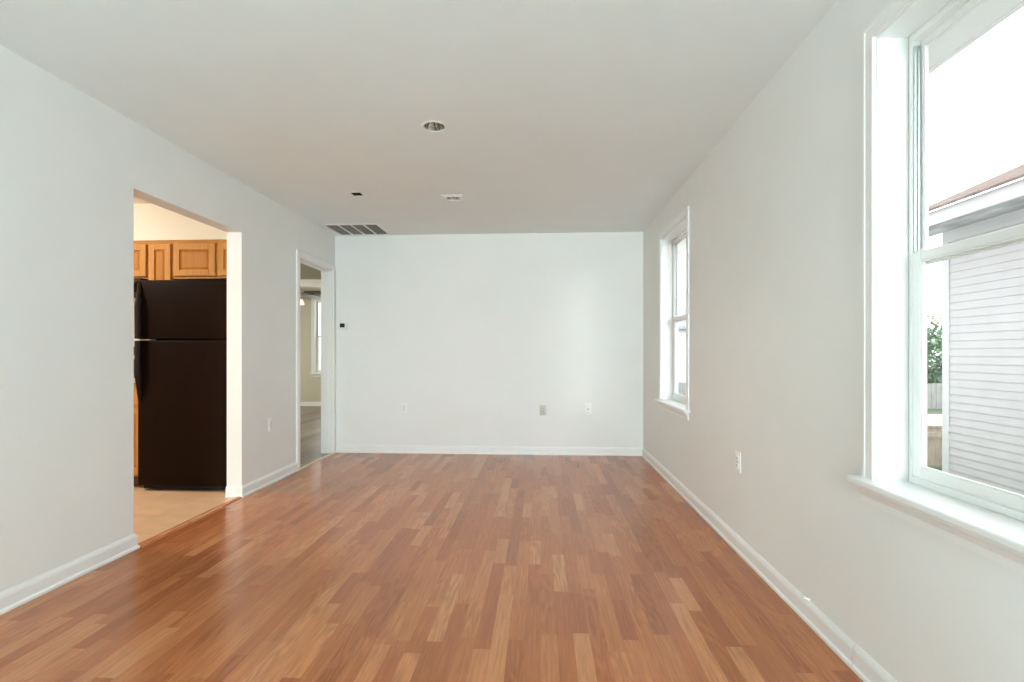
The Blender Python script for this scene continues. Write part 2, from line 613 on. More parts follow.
CAN = (-0.6205, 2.890)
GR = (-2.235, -1.675, 5.030, 5.470)     # return grille opening
RG = (-0.800, -0.690, 4.175, 4.275)     # register opening
BX = (-1.567, -1.487, 4.040, 4.118)     # little box opening
panel('ceiling', M['ceiling'], 'Z', (XL, XR), (YB, D), (H, H + 0.12),
      holes=[(CAN[0] - 0.1, CAN[0] + 0.1, CAN[1] - 0.1, CAN[1] + 0.1), GR, RG, BX],
      rounds=[(CAN[0], CAN[1], 0.1, 0.0635)], label='flat white living room ceiling', cat='ceiling')
panel('wall_left', M['wall'], 'X', (YB, FY), (0, H + 0.12), (XL, XL - TL),
      holes=[(KO[0], KO[1], -1, KO[2]), (DO[0], DO[1], -1, DO[2])], label='white left wall with kitchen opening and doorway')
panel('wall_back', M['wall'], 'Y', (XL, XR + TR), (0, H + 0.12), (D, D + 0.12), label='bare white wall at the end of the room')
panel('wall_right', M['wall'], 'X', (YB, D), (0, H + 0.12), (XR, XR + TR),
      holes=[(NEAR_W[0], NEAR_W[1], WZ0 - 0.02, WZ1), (FAR_W[0], FAR_W[1], WZ0 - 0.02, WZ1)],
      label='white right wall with two tall windows')
PD = (-0.90, 0.95, 2.30)                # opening for the unseen patio door added to let daylight in
panel('wall_front', M['wall'], 'Y', (XL - TL, XR + TR), (0, H + 0.12), (YB, YB - 0.15),
      holes=[(PD[0], PD[1], -1, PD[2])], label='white wall behind the camera')

# kitchen shell
panel('wall_kitchen_back', M['kwall'], 'Y', (KX, XL - TL), (0, H + 0.12), (KY, KY + 0.11), label='cream kitchen wall behind the refrigerator')
panel('wall_kitchen_side', M['kwall'], 'X', (0.6, KY + 0.11), (0, H + 0.12), (KX, KX - 0.1), label='cream far side wall of the kitchen')
panel('wall_kitchen_front', M['kwall'], 'Y', (KX, XL - TL), (0, H + 0.12), (0.6, 0.5), label='cream front wall of the kitchen')
panel('ceiling_kitchen', M['kwall'], 'Z', (KX, XL - TL), (0.6, KY), (H, H + 0.12), label='cream kitchen ceiling', cat='ceiling')
sf = MB().box(KX, XL - TL, 4.24, KY, 2.115, H)
tag(sf.build('trim_soffit', M['kwall']), 'cream boxed soffit above the oak wall cabinets', 'soffit', kind='structure')

# room behind the doorway
FW = (-4.795, -3.98, 0.70, 2.25)
panel('wall_hall_far', M['fwall'], 'Y', (FX, XL - TL), (0, H + 0.12), (FY, FY + 0.15), holes=[(FW[0], FW[1], FW[2] - 0.02, FW[3])], label='khaki far wall beyond the doorway')
HW = (7.2, 8.01)  # unseen side windows added to light the room beyond the doorway
HW2 = (5.6, 6.41)
HW3 = (9.0, 9.81)
panel('wall_hall_side', M['fwall'], 'X', (KY + 0.11, FY + 0.15), (0, H + 0.12), (FX, FX - 0.15), holes=[(q[0], q[1], 0.68, 2.25) for q in (HW, HW2, HW3)], label='khaki side wall beyond the doorway')
panel('wall_hall_near', M['fwall'], 'Y', (FX, XL - TL), (0, H + 0.12), (KY + 0.112, KY + 0.125), label='khaki near wall beyond the doorway')
panel('wall_hall_inner', M['fwall'], 'X', (DO[1] + 0.07, FY), (0, H + 0.12), (XL - TL - 0.001, XL - TL - 0.012), label='khaki inner wall beyond the doorway')
panel('ceiling_hall', M['fceil'], 'Z', (FX, XL - TL), (KY + 0.125, FY), (H, H + 0.12), label='khaki ceiling beyond the doorway', cat='ceiling')
bmb = MB().box(FX, XL - TL - 0.012, 8.74, 8.88, 2.345, H)
tag(bmb.build('trim_beam', M['wall']), 'pale boxed beam across the ceiling beyond the doorway', 'beam', kind='structure')
bmb = MB().box(FX, XL - TL - 0.012, 8.725, 8.895, 2.315, 2.345)
tag(bmb.build('trim_beam_edge', M['trim']), 'white edge moulding under the ceiling beam beyond the doorway', 'moulding', kind='structure')

# ------------------------------------------------------------------ baseboards
BASE = [(0, 0), (0.020, 0), (0.020, 0.012), (0.013, 0.020), (0.013, 0.066), (0.010, 0.076), (0.0055, 0.083), (0.004, 0.088), (0, 0.088)]


def base(name, path, label, mat='trim'):
    o = MB().sweep(path, BASE).build(name, M[mat], smooth=False)
    return tag(o, label, 'baseboard', kind='structure')


base('baseboard_left', [(XL - TL, KO[0]), (XL, KO[0]), (XL, YB)],
     'white baseboard on the left wall before the kitchen opening')
base('baseboard_left_far', [(XL, DO[0] - 0.063), (XL, KO[1]), (XL - TL, KO[1])], 'white baseboard between the kitchen opening and the doorway')
base('baseboard_back', [(XR, D), (XL + 0.02, D)], 'white baseboard along the end wall')
base('baseboard_right', [(XR, 1.832), (XR, D)], 'long white baseboard under the right hand windows')
base('baseboard_right_near', [(XR, YB), (XR, 1.829)], 'short white baseboard piece nearest the camera on the right wall')
base('baseboard_hall', [(XL - TL - 0.012, FY), (FX, FY)], 'white baseboard on the khaki far wall')


# ------------------------------------------------------------------ doorway casing, jamb, thresholds
def casing_profile():
    return [(0.003, 0), (0.003, 0.007), (0.005, 0.0105), (0.0085, 0.0105), (0.0105, 0.0075), (0.016, 0.0065), (0.042, 0.0085), (0.046, 0.0105), (0.058, 0.0105), (0.058, 0)]


def casing(mb, u0, u1, z0, z1, P, prof):
    """three-sided mitred casing; P(u, depth, z) places a point"""
    rings = []
    for (cu, cz, du, dz) in ((u0, z0, -1, 0), (u0, z1, -1, 1), (u1, z1, 1, 1), (u1, z0, 1, 0)):
        rings.append([mb.bm.verts.new(P(cu + du * o, t, cz + dz * o)) for o, t in prof])
    k = len(prof)
    for a, b in zip(rings, rings[1:]):
        for i in range(k):
            j = (i + 1) % k
            mb.bm.faces.new((a[i], b[i], b[j], a[j]))
    mb.bm.faces.new(rings[0])
    mb.bm.faces.new(rings[-1])


dprof = [(0.002, 0), (0.002, 0.012), (0.008, 0.016), (0.05, 0.016), (0.062, 0.010), (0.062, 0)]
mb = MB()
casing(mb, DO[0], DO[1], 0, DO[2], lambda u, t, z: (XL + t, u, z), dprof)
casing(mb, DO[0], DO[1], 0, DO[2], lambda u, t, z: (XL - TL - t, u, z), dprof)
tag(mb.build('trim_1', M['trim']), 'white casing around the narrow doorway', 'casing', kind='structure')
mb = MB()
jt = 0.010
mb.box(XL - TL, XL, DO[0], DO[0] + jt, 0.004, DO[2], 0.001)
mb.box(XL - TL, XL, DO[1] - jt, DO[1], 0.004, DO[2], 0.001)
mb.box(XL - TL, XL, DO[0], DO[1], DO[2] - jt, DO[2], 0.001)
for y0, y1 in ((DO[0] + jt, DO[0] + jt + 0.006), (DO[1] - jt - 0.006, DO[1] - jt)):
    mb.box(XL - 0.080, XL - 0.045, y0, y1, 0.004, DO[2] - jt)
mb.box(XL - 0.080, XL - 0.045, DO[0] + jt, DO[1] - jt, DO[2] - jt - 0.010, DO[2] - jt)
tag(mb.build('door_jamb', M['trim']), 'white jamb and stop lining the narrow doorway', 'jamb', kind='structure')
mb = MB().sweep([(XL - 0.020, DO[1]), (XL - 0.020, DO[0])], [(0, 0), (0, 0.005), (0.01, 0.009), (0.028, 0.009), (0.038, 0.005), (0.038, 0)])
tag(mb.build('trim_2', pbr('pale_threshold', (0.62, 0.58, 0.47, 1), 0.35, var=0.05)), 'pale threshold strip in the narrow doorway', 'threshold', kind='structure')
mb = MB().sweep([(XL + 0.014, KO[0] + 0.021), (XL + 0.014, KO[1] - 0.021)],
                [(0, 0), (0, 0.005), (0.012, 0.011), (0.03, 0.011), (0.044, 0.004), (0.044, 0)])
tag(mb.build('trim_3', M['laminate']), 'wooden reducer strip between laminate and kitchen tile', 'threshold', kind='structure')


# ------------------------------------------------------------------ windows (local: x along wall, +y outward, z up)
def make_window(name, width, z0, z1, label, depth=TR):
    w = width / 2
    root = thing(name, label, 'window', kind='structure')
    P = lambda u, t, z: (u, -t, z)
    mb = MB()
    casing(mb, -w, w, z0, z1, P, casing_profile())
    mb.build('casing', M['trim'], root)
    # jamb lining
    mb = MB()
    mb.box(-w - 0.0, -w + 0.004, 0.0, 0.1, z0, z1)
    mb.box(w - 0.004, w, 0.0, 0.1, z0, z1)
    mb.box(-w + 0.004, w - 0.004, 0.0, 0.1, z1 - 0.006, z1)
    mb.build('jamb', M['trim'], root)
    # stool with rounded nose, outer sill
    e = w + 0.058 + 0.026
    mb = MB()
    mb.box(-e, e, -0.046, 0.0, z0 - 0.022, z0, 0.006, 3)
    mb.box(-w, w, -0.004, 0.150, z0 - 0.020, z0 - 0.0002)
    mb.build('window_sill', M['trim'], root)
    # apron: a tapered moulding under the stool
    a0, a1 = w + 0.070, w + 0.050
    pr_ = [(0.0, z0 - 0.022), (0.030, z0 - 0.022), (0.028, z0 - 0.034), (0.020, z0 - 0.045), (0.013, z0 - 0.060), (0.013, z0 - 0.080), (0.0, z0 - 0.080)]
    mb = MB()
    ringL = [mb.bm.verts.new((-(a1 + (a0 - a1) * (t / 0.030)), -t, z)) for t, z in pr_]
    ringR = [mb.bm.verts.new(((a1 + (a0 - a1) * (t / 0.030)), -t, z)) for t, z in pr_]
    k = len(pr_)
    for i in range(k):
        j = (i + 1) % k
        mb.bm.faces.new((ringL[i], ringR[i], ringR[j], ringL[j]))
    mb.bm.faces.new(ringL)
    mb.bm.faces.new(ringR)
    mb.build('apron', M['trim'], root)
    # fixed frame at the outer part of the opening
    f0, f1, ft = 0.100, 0.150, 0.012
    mb = MB()
    mb.box(-w + 0.006, -w + 0.006 + ft, f0, f1, z0, z1 - 0.006, 0.002)
    mb.box(w - 0.006 - ft, w - 0.006, f0, f1, z0, z1 - 0.006, 0.002)
    mb.box(-w + 0.006 + ft, w - 0.006 - ft, f0, f1, z1 - 0.006 - ft - 0.01, z1 - 0.006, 0.002)
    mb.box(-w + 0.006 + ft, w - 0.006 - ft, f0, f1, z0, z0 + 0.022, 0.002)
    mb.box(-w + 0.006 + ft, w - 0.006 - ft, f0 + 0.008, f0 + 0.012, z0 + 0.022, z0 + 0.030)
    mb.build('window_frame', M['vinyl'], root)
    i0 = w - 0.006 - ft
    zm = z0 + (z1 - z0) * 0.508 - 0.016          # meeting rail
    # balance tracks beside the upper sash
    for sgn in (-1, 1):
        mb = MB()
        x0 = sgn * i0
        x1 = sgn * (i0 - 0.005)
        mb.box(min(x0, x1), max(x0, x1), 0.1065, 0.1105, zm + 0.02, z1 - 0.045)
        mb.box(min(x0, x1), max(x0, x1), 0.1185, 0.1245, zm + 0.02, z1 - 0.045)
        mb.build('side_track', M['aluminium'], root)

    def sash(nm, y0, y1, a, b, st, rt, rb):
        mb = MB()
        mb.box(-i0, -i0 + st, y0, y1, a, b, 0.003)
        mb.box(i0 - st, i0, y0, y1, a, b, 0.003)
        mb.box(-i0 + st, i0 - st, y0, y1, b - rt, b, 0.003)
        mb.box(-i0 + st, i0 - st, y0, y1, a, a + rb, 0.003)
        # glazing bead
        g = 0.004
        ym = (y0 + y1) / 2
        mb.box(-i0 + st, -i0 + st + g, ym - 0.006, ym + 0.006, a + rb, b - rt)
        mb.box(i0 - st - g, i0 - st, ym - 0.006, ym + 0.006, a + rb, b - rt)
        mb.box(-i0 + st, i0 - st, ym - 0.006, ym + 0.006, a + rb, a + rb + g)
        mb.box(-i0 + st, i0 - st, ym - 0.006, ym + 0.006, b - rt - g, b - rt)
        sh = mb.build(nm, M['vinyl'], root)
        mb = MB()
        mb.box(-i0 + st, i0 - st, ym - 0.002, ym + 0.002, a + rb, b - rt)
        mb.build('pane', M['glass'], sh)
        return sh
    sash('upper_sash', 0.127, 0.145, zm - 0.020, z1 - 0.028, 0.012, 0.020, 0.030)
    lo = sash('lower_sash', 0.104, 0.124, z0 + 0.026, zm + 0.020, 0.032, 0.030, 0.032)
    for sgn in (-1, 1):
        mb = MB()
        mb.box(sgn * (i0 - 0.030) - 0.018, sgn * (i0 - 0.030) + 0.018, 0.107, 0.121, zm + 0.020, zm + 0.025, 0.002)
        mb.box(sgn * (i0 - 0.024) - 0.005, sgn * (i0 - 0.024) + 0.005, 0.109, 0.119, zm + 0.025, zm + 0.029, 0.001)
        mb.build('tilt_latch', M['vinyl'], lo)
    return root


win = make_window('window_1', NEAR_W[1] - NEAR_W[0], WZ0, WZ1, 'tall white double hung window nearest the camera, cut by the right edge')
win.location = (XR, sum(NEAR_W) / 2, 0)
win.rotation_euler = (0, 0, -PI / 2)
w2 = copy_tree(win)
w2.name = 'window_2'
w2.location = (XR, sum(FAR_W) / 2, 0)
w2['label'] = 'tall white double hung window near the far right corner'
wf = make_window('window_3', FW[1] - FW[0], FW[2], FW[3], 'narrow view of a window on the khaki wall beyond the doorway', depth=0.15)
wf.location = ((FW[0] + FW[1]) / 2, FY, 0)
wh = copy_tree(wf)
wh.name = 'added_window_4'
wh.location = (FX, sum(HW) / 2, 0)
wh.rotation_euler = (0, 0, PI / 2)
wh['label'] = 'unseen window added on the side wall beyond the doorway'
for nm, q, where in (('added_window_5', HW2, 'nearest'), ('added_window_6', HW3, 'farthest')):
    wq = copy_tree(wf)
    wq.name = nm
    wq.location = (FX, sum(q) / 2, 0)
    wq.rotation_euler = (0, 0, PI / 2)
    wq['label'] = 'unseen window added on the side wall beyond the doorway, %s of three' % where

# glazed patio door added unseen behind the camera to let daylight in
pdr = thing('added_patio_door', 'white glazed patio door added behind the camera to let daylight in', 'door', loc=((PD[0] + PD[1]) / 2, YB, 0), kind='structure')
pw = (PD[1] - PD[0]) / 2
mb = MB()
mb.box(-pw, -pw + 0.04, -0.12, -0.02, 0.0, PD[2])
mb.box(pw - 0.04, pw, -0.12, -0.02, 0.0, PD[2])
mb.box(-pw + 0.04, pw - 0.04, -0.12, -0.02, PD[2] - 0.04, PD[2])
mb.box(-pw + 0.04, pw - 0.04, -0.12, -0.02, 0.0, 0.03)
mb.build('door_frame', M['vinyl'], pdr)
for i, (a, b, y) in enumerate(((-pw + 0.04, 0.03, -0.055), (-0.03, pw - 0.04, -0.095))):
    mb = MB()
    mb.box(a, a + 0.06, y - 0.015, y + 0.015, 0.03, PD[2] - 0.04, 0.003)
    mb.box(b - 0.06, b, y - 0.015, y + 0.015, 0.03, PD[2] - 0.04, 0.003)
    mb.box(a + 0.06, b - 0.06, y - 0.015, y + 0.015, PD[2] - 0.10, PD[2] - 0.04, 0.003)
    mb.box(a + 0.06, b - 0.06, y - 0.015, y + 0.015, 0.03, 0.12, 0.003)
    pl = mb.build('door_leaf', M['vinyl'], pdr)
    MB().box(a + 0.06, b - 0.06, y - 0.003, y + 0.003, 0.12, PD[2] - 0.10).build('pane', M['glass'], pl)
mb = MB()
casing(mb, -pw, pw, 0, PD[2], lambda u, t, z: (u, t, z), dprof)
mb.build('casing', M['trim'], pdr)


def portal(loc, rot, sx, sy):
    l = bpy.data.lights.new('daylight_portal', 'AREA')
    l.shape = 'RECTANGLE'
    l.size, l.size_y = sx, sy
    l.cycles.is_portal = True
    o = bpy.data.objects.new('daylight_portal', l)
    COL.objects.link(o)
    o.location = loc
    o.rotation_euler = rot


for yy in (NEAR_W, FAR_W):
    portal((XR + TR + 0.01, sum(yy) / 2, (WZ0 + WZ1) / 2), (0, PI / 2, 0), WZ1 - WZ0, yy[1] - yy[0])
portal(((PD[0] + PD[1]) / 2, YB - 0.16, PD[2] / 2), (PI / 2, 0, 0), PD[1] - PD[0], PD[2])

# ------------------------------------------------------------------ refrigerator
FRX0, FRX1, FRY, FRH = -3.258, -2.500, 3.870, 1.708
fr = thing('refrigerator', 'tall black top freezer refrigerator standing in the kitchen', 'refrigerator', ((FRX0 + FRX1) / 2, FRY, 0))
hw = (FRX1 - FRX0) / 2
FD = 4.53 - FRY
mb = MB()
mb.box(-hw + 0.004, hw - 0.004, 0.078, FD, 0.045, FRH - 0.006, 0.006)
mb.build('cabinet_body', M['black'], fr, True)
mb = MB()
mb.box(-hw + 0.012, hw - 0.012, 0.070, 0.080, 0.10, 1.205)
mb.box(-hw + 0.012, hw - 0.012, 0.070, 0.080, 1.235, FRH - 0.015)
mb.build('door_gasket', M['rubber'], fr)
fdoor = MB().box(-hw, hw, 0.0, 0.070, 1.2285, FRH, 0.012, 3).build('freezer_door', M['black'], fr, True)
mdoor = MB().box(-hw, hw, 0.0, 0.070, 0.047, 1.2195, 0.012, 3).build('main_door', M['black'], fr, True)
ts = MB().box(-hw + 0.006, -hw + 0.105, -0.004, 0.066, 1.2205, 1.2275).build('gap_light_strip', M['trim'], fr)  # pale colour stands in for light showing between the handles
ts['label'] = 'pale strip put in for light showing between the two doors'


def grip(z_wide, z_thin, name, par):
    """broad contoured handle at the door gap that narrows to a thin tail"""
    n = 14
    mbh = MB()
    rings = []
    for i in range(n + 1):
        t = i / n
        z = z_wide + (z_thin - z_wide) * t
        wd = 0.048 if t < 0.62 else 0.048 - (t - 0.62) / 0.38 * 0.022
        out = 0.050 if t < 0.58 else 0.050 - (t - 0.58) / 0.42 * 0.038
        inn = 0.018 if 0.04 < t < 0.80 else -0.006
        x0 = -hw + 0.006
        rings.append([mbh.bm.verts.new(p) for p in ((x0, -inn, z), (x0 + 0.006, -out + 0.006, z), (x0 + 0.014, -out, z), (x0 + wd - 0.010, -out + 0.002, z),
                                                    (x0 + wd, -out + 0.012, z), (x0 + wd - 0.004, -inn, z))])
    for a, b in zip(rings, rings[1:]):
        for i in range(6):
            j = (i + 1) % 6
            mbh.bm.faces.new((a[i], a[j], b[j], b[i]))
    mbh.bm.faces.new(rings[0])
    mbh.bm.faces.new(rings[-1])
    return mbh.build(name, M['blackplastic'], par, True)


grip(1.232, 1.690, 'handle', fdoor)
grip(1.216, 0.720, 'handle', mdoor)
mb = MB().box(hw - 0.075, hw - 0.010, 0.004, 0.066, FRH, FRH + 0.012, 0.004)
mb.build('hinge_cover', M['blackplastic'], fr)
mb = MB()
mb.box(-hw + 0.02, hw - 0.02, 0.040, 0.085, 0.012, 0.044, 0.003)
for i in range(3):
    mb.box(-hw + 0.04, hw - 0.04, 0.036, 0.042, 0.016 + i * 0.009, 0.021 + i * 0.009)
mb.build('base_grille', M['rubber'], fr)
for sx in (-1, 1):
    for sy in (0.12, FD - 0.06):
        MB().tube((sx * (hw - 0.06), sy, 0.0), (sx * (hw - 0.06), sy, 0.05), 0.020).build('foot', M['rubber'], fr)


# ------------------------------------------------------------------ oak cabinets
def cab_door(mb, x0, x1, z0, z1, y, st=0.055, th=0.020):
    """recessed-panel door front: frame with a sloped inner edge; front plane at y - th"""
    mb.box(x0, x0 + st, y - th, y, z0, z1, 0.003)
    mb.box(x1 - st, x1, y - th, y, z0, z1, 0.003)
    mb.box(x0 + st, x1 - st, y - th, y, z1 - st, z1, 0.003)
    mb.box(x0 + st, x1 - st, y - th, y, z0, z0 + st, 0.003)


def cab_panel(mb, x0, x1, z0, z1, y, st=0.055):
    a, b, c, d = x0 + st, x1 - st, z0 + st, z1 - st
    e = 0.022
    mb.box(a, b, y - 0.008, y - 0.001, c, d)
    if b - a > 0.08 and d - c > 0.08:
        pts = [(a + 0.004, y - 0.008, c + 0.004), (b - 0.004, y - 0.008, c + 0.004), (b - 0.004, y - 0.008, d - 0.004), (a + 0.004, y - 0.008, d - 0.004)]
        q = [(a + e, y - 0.015, c + e), (b - e, y - 0.015, c + e), (b - e, y - 0.015, d - e), (a + e, y - 0.015, d - e)]
        P = [mb.bm.verts.new(p) for p in pts]
        Q = [mb.bm.verts.new(p) for p in q]
        for i in range(4):
            j = (i + 1) % 4
            mb.bm.faces.new((P[i], P[j], Q[j], Q[i]))
        mb.bm.faces.new(Q)


CAB_Z1 = 2.113


def wall_cabinet(name, label, x0, x1, z0, doors, st=0.055):
    root = thing(name, label, 'cabinet', ((x0 + x1) / 2, 4.24, z0))
    w = (x1 - x0) / 2
    h = CAB_Z1 - z0
    y = 0.020
    mb = MB()
    mb.box(-w, -w + 0.016, y + 0.019, KY - 4.24 - 0.002, 0, h)
    mb.box(w - 0.016, w, y + 0.019, KY - 4.24 - 0.002, 0, h)
    mb.box(-w + 0.016, w - 0.016, y + 0.019, KY - 4.24 - 0.002, 0.0, 0.016)
    mb.box(-w + 0.016, w - 0.016, y + 0.019, KY - 4.24 - 0.002, h - 0.016, h)
    mb.box(-w + 0.016, w - 0.016, KY - 4.24 - 0.01, KY - 4.24 - 0.003, 0.016, h - 0.016)
    mb.build('body', M['oak'], root)
    mb = MB()
    mb.box(-w, -w + 0.035, y, y + 0.019, 0, h, 0.001)
    mb.box(w - 0.035, w, y, y + 0.019, 0, h, 0.001)
    mb.box(-w + 0.035, w - 0.035, y, y + 0.019, h - 0.05, h, 0.001)
    mb.box(-w + 0.035, w - 0.035, y, y + 0.019, 0, 0.035, 0.001)
    if len(doors) > 1:
        mb.box(-0.02, 0.02, y, y + 0.019, 0.035, h - 0.05, 0.001)
    mb.build('face_frame', M['oakh'], root)
    for (a, b) in doors:
        mb = MB()
        cab_door(mb, a, b, 0.022, h - 0.030, y - 0.0005, st)
        d = mb.build('door', M['oak'], root)
        mb = MB()
        cab_panel(mb, a, b, 0.022, h - 0.030, y - 0.0005, st)
        mb.build('door_panel', M['panel'], d)
    return root


wall_cabinet('wall_cabinet', 'wide honey oak wall cabinet above the black refrigerator', -3.252, -2.445, 1.775, [(-0.392, -0.012), (0.012, 0.392)])
wall_cabinet('wall_cabinet', 'narrow tall honey oak wall cabinet left of the cabinet over the refrigerator', -3.480, -3.254, 1.370, [(-0.100, 0.100)], 0.052)
wall_cabinet('wall_cabinet', 'short honey oak wall cabinet above the black range hood', -4.242, -3.482, 1.775, [(-0.368, -0.012), (0.012, 0.368)])
mb = MB().sweep([(-2.440, 4.260), (-4.242, 4.260)], [(0, CAB_Z1 - 0.032), (-0.0, CAB_Z1), (0.018, CAB_Z1), (0.012, CAB_Z1 - 0.016), (0.006, CAB_Z1 - 0.032)][::-1])
tag(mb.build('cabinet_crown', M['oakh']), 'thin oak moulding along the top of the wall cabinets', 'moulding')

rh = thing('range_hood', 'black range hood under the short oak wall cabinet', 'range hood', (-3.862, 4.05, 1.64))
mb = MB()
hx = 0.380
pts = [(0.0, 0.0), (KY - 4.05 - 0.003, 0.0), (KY - 4.05 - 0.003, 0.133), (0.14, 0.133), (0.0, 0.045)]
A = [mb.bm.verts.new((-hx, y, z)) for y, z in pts]
B = [mb.bm.verts.new((hx, y, z)) for y, z in pts]
for i in range(5):
    j = (i + 1) % 5
    mb.bm.faces.new((A[i], A[j], B[j], B[i]))
mb.bm.faces.new(A)
mb.bm.faces.new(B)
mb.build('hood_shell', M['blackplastic'], rh)
MB().box(0.18, 0.30, -0.006, 0.0, 0.012, 0.034, 0.002).build('switch_panel', M['rubber'], rh)

bc = thing('base_cabinet', 'narrow honey oak base cabinet squeezed beside the refrigerator', 'cabinet', (-3.370, 3.93, 0))
bw = 0.108
MB().box(-bw, bw, 0.02, KY - 3.93 - 0.003, 0.10, 0.872).build('body', M['oak'], bc)
MB().box(-bw, bw, 0.09, 0.105, 0.0, 0.10).build('toe_kick', pbr('dark_toe_kick', (0.10, 0.05, 0.02, 1), 0.6, var=0.1), bc)
MB().box(-bw + 0.006, bw - 0.006, 0.0, 0.0195, 0.690, 0.855, 0.004).build('drawer', M['oakh'], bc)
mb = MB()
cab_door(mb, -bw + 0.006, bw - 0.006, 0.125, 0.665, 0.0195, 0.05)
d = mb.build('door', M['oak'], bc)
mb = MB()
cab_panel(mb, -bw + 0.006, bw - 0.006, 0.125, 0.665, 0.0195, 0.05)
mb.build('door_panel', M['panel'], d)
ct = MB().box(-3.479, -3.262, 3.905, KY - 0.003, 0.874, 0.905, 0.006)
ct.box(-3.479, -3.262, KY - 0.022, KY - 0.003, 0.905, 1.00, 0.003)
tag(ct.build('countertop', M['counter']), 'small cream countertop on the narrow oak base cabinet', 'countertop')

st = thing('stove', 'black electric stove mostly hidden left of the refrigerator', 'stove', (-3.862, 3.90, 0))
sx = 0.378
MB().box(-sx, sx, 0.03, 0.64, 0.06, 0.895, 0.004).build('body', M['black'], st)
MB().box(-sx, sx, 0.0, 0.64, 0.896, 0.915, 0.005).build('cooktop', M['blackplastic'], st)
od = MB().box(-sx + 0.01, sx - 0.01, 0.0, 0.028, 0.24, 0.80, 0.006).build('oven_door', M['black'], st)
mb = MB().tube((-sx + 0.06, -0.035, 0.76), (sx - 0.06, -0.035, 0.76), 0.011)
for q in (-1, 1):
    mb.tube((q * (sx - 0.09), -0.035, 0.76), (q * (sx - 0.09), 0.001, 0.76), 0.008)
mb.build('oven_handle', M['blackplastic'], od, True)
MB().box(-sx + 0.01, sx - 0.01, 0.0, 0.028, 0.07, 0.225, 0.006).build('storage_drawer', M['black'], st)
bgd = MB().box(-sx, sx, 0.560, 0.640, 0.9155, 1.178, 0.010).build('backguard', M['blackplastic'], st)
for kx in (-0.29, -0.20, 0.07, 0.20):
    mb = MB().tube((kx, 0.558, 1.08), (kx, 0.540, 1.08), 0.020, 0.017)
    mb.obox((kx, 0.536, 1.08), (0.006, 0.008, 0.030))
    mb.build('knob', M['plastic'], bgd)
for kx, ky, r in ((-0.19, 0.16, 0.09), (0.19, 0.16, 0.07), (-0.19, 0.42, 0.07), (0.19, 0.42, 0.09)):
    mb = MB()
    for rr in (r, r * 0.68, r * 0.36):
        mb.lathe((kx, ky, 0.915), [(rr - 0.006, 0.004), (rr - 0.003, 0.010), (rr + 0.003, 0.010), (rr + 0.006, 0.004), (rr - 0.006, 0.004)], 28)
    mb.build('burner', M['rubber'], st, True)
for qx in (-1, 1):
    for qy in (0.08, 0.58):
        MB().tube((qx * 0.33, qy, 0), (qx * 0.33, qy, 0.06), 0.018).build('foot', M['rubber'], st)


def dome_lamp(name, label, loc, mat, r=0.17):
    t = thing(name, label, 'ceiling lamp', loc)
    MB().lathe((0, 0, 0), [(0.0001, 0.0), (r + 0.015, 0.0), (r + 0.015, -0.02), (r + 0.005, -0.03), (r - 0.01, -0.03)], 40).build('lamp_base', M['brass'], t, True)
    pr_ = [(r * math.cos(a), -0.026 - 0.075 * math.sin(a)) for a in [i / 8 * PI / 2 for i in range(8)]] + [(0.0001, -0.101)]
    MB().lathe((0, 0, 0), pr_, 40).build('lamp_shade', M[mat], t, True)


dome_lamp('ceiling_lamp', 'round warm dome lamp on the kitchen ceiling', (-4.2, 3.0, H), 'lampglass', 0.20)
dome_lamp('ceiling_lamp', 'added round dome lamp on the ceiling beyond the doorway, out of sight', (-5.3, 7.2, H), 'hall_fill_lamp', 0.20)  # hidden lamp added to brighten the room beyond

# ------------------------------------------------------------------ living room ceiling fittings
rc = thing('recessed_light', 'round recessed ceiling light with silver reflector and no bulb', 'recessed light', (CAN[0], CAN[1], H))
MB().lathe((0, 0, 0), [(0.0615, 0.001), (0.0618, -0.004), (0.068, -0.0045), (0.0745, -0.002), (0.0750, -0.0002)], 48).build('trim_ring', M['trim'], rc, True)
mb = MB()
mb.lathe((0, 0, 0), [(0.0613, 0.0005), (0.058, 0.022), (0.053, 0.045), (0.046, 0.068), (0.036, 0.085), (0.020, 0.092)], 12, ripple=0.10)
mb.build('reflector', M['chrome'], rc)
mb = MB().lathe((0, 0, 0), [(0.0205, 0.094), (0.0205, 0.060), (0.017, 0.058), (0.016, 0.090), (0.0001, 0.091)], 24)
mb.build('lamp_socket', M['brass'], rc, True)
mb = MB()
for a in (0.7, 2.6, 4.9):
    c_, s_ = math.cos(a), math.sin(a)
    mb.tube((0.021 * c_, 0.021 * s_, 0.070), (0.056 * c_, 0.056 * s_, 0.012), 0.0028, seg=8)
mb.build('spring_clip', M['darkgap'], rc)

gx0, gx1, gy0, gy1 = GR
vg = thing('ceiling_vent', 'large white return air grille with four grey louvre panels by the back left corner', 'vent', ((gx0 + gx1) / 2, (gy0 + gy1) / 2, H))
gw, gd = (gx1 - gx0) / 2, (gy1 - gy0) / 2
mb = MB()
fl = 0.022
for (a, b, c, d_) in ((-gw - fl, gw + fl, -gd - fl, -gd + 0.012), (-gw - fl, gw + fl, gd - 0.012, gd + fl), (-gw - fl, -gw + 0.012, -gd + 0.012, gd - 0.012), (gw - 0.012, gw + fl, -gd + 0.012, gd - 0.012)):
    mb.box(a, b, c, d_, -0.007, -0.0005, 0.002)
mb.build('frame', M['trim'], vg)
pwid = 2 * (gw - 0.012) / 4
for i in range(3):
    xx = -gw + 0.012 + (i + 1) * pwid
    MB().box(xx - 0.008, xx + 0.008, -gd + 0.012, gd - 0.012, -0.007, 0.010, 0.001).build('divider_bar', M['trim'], vg)
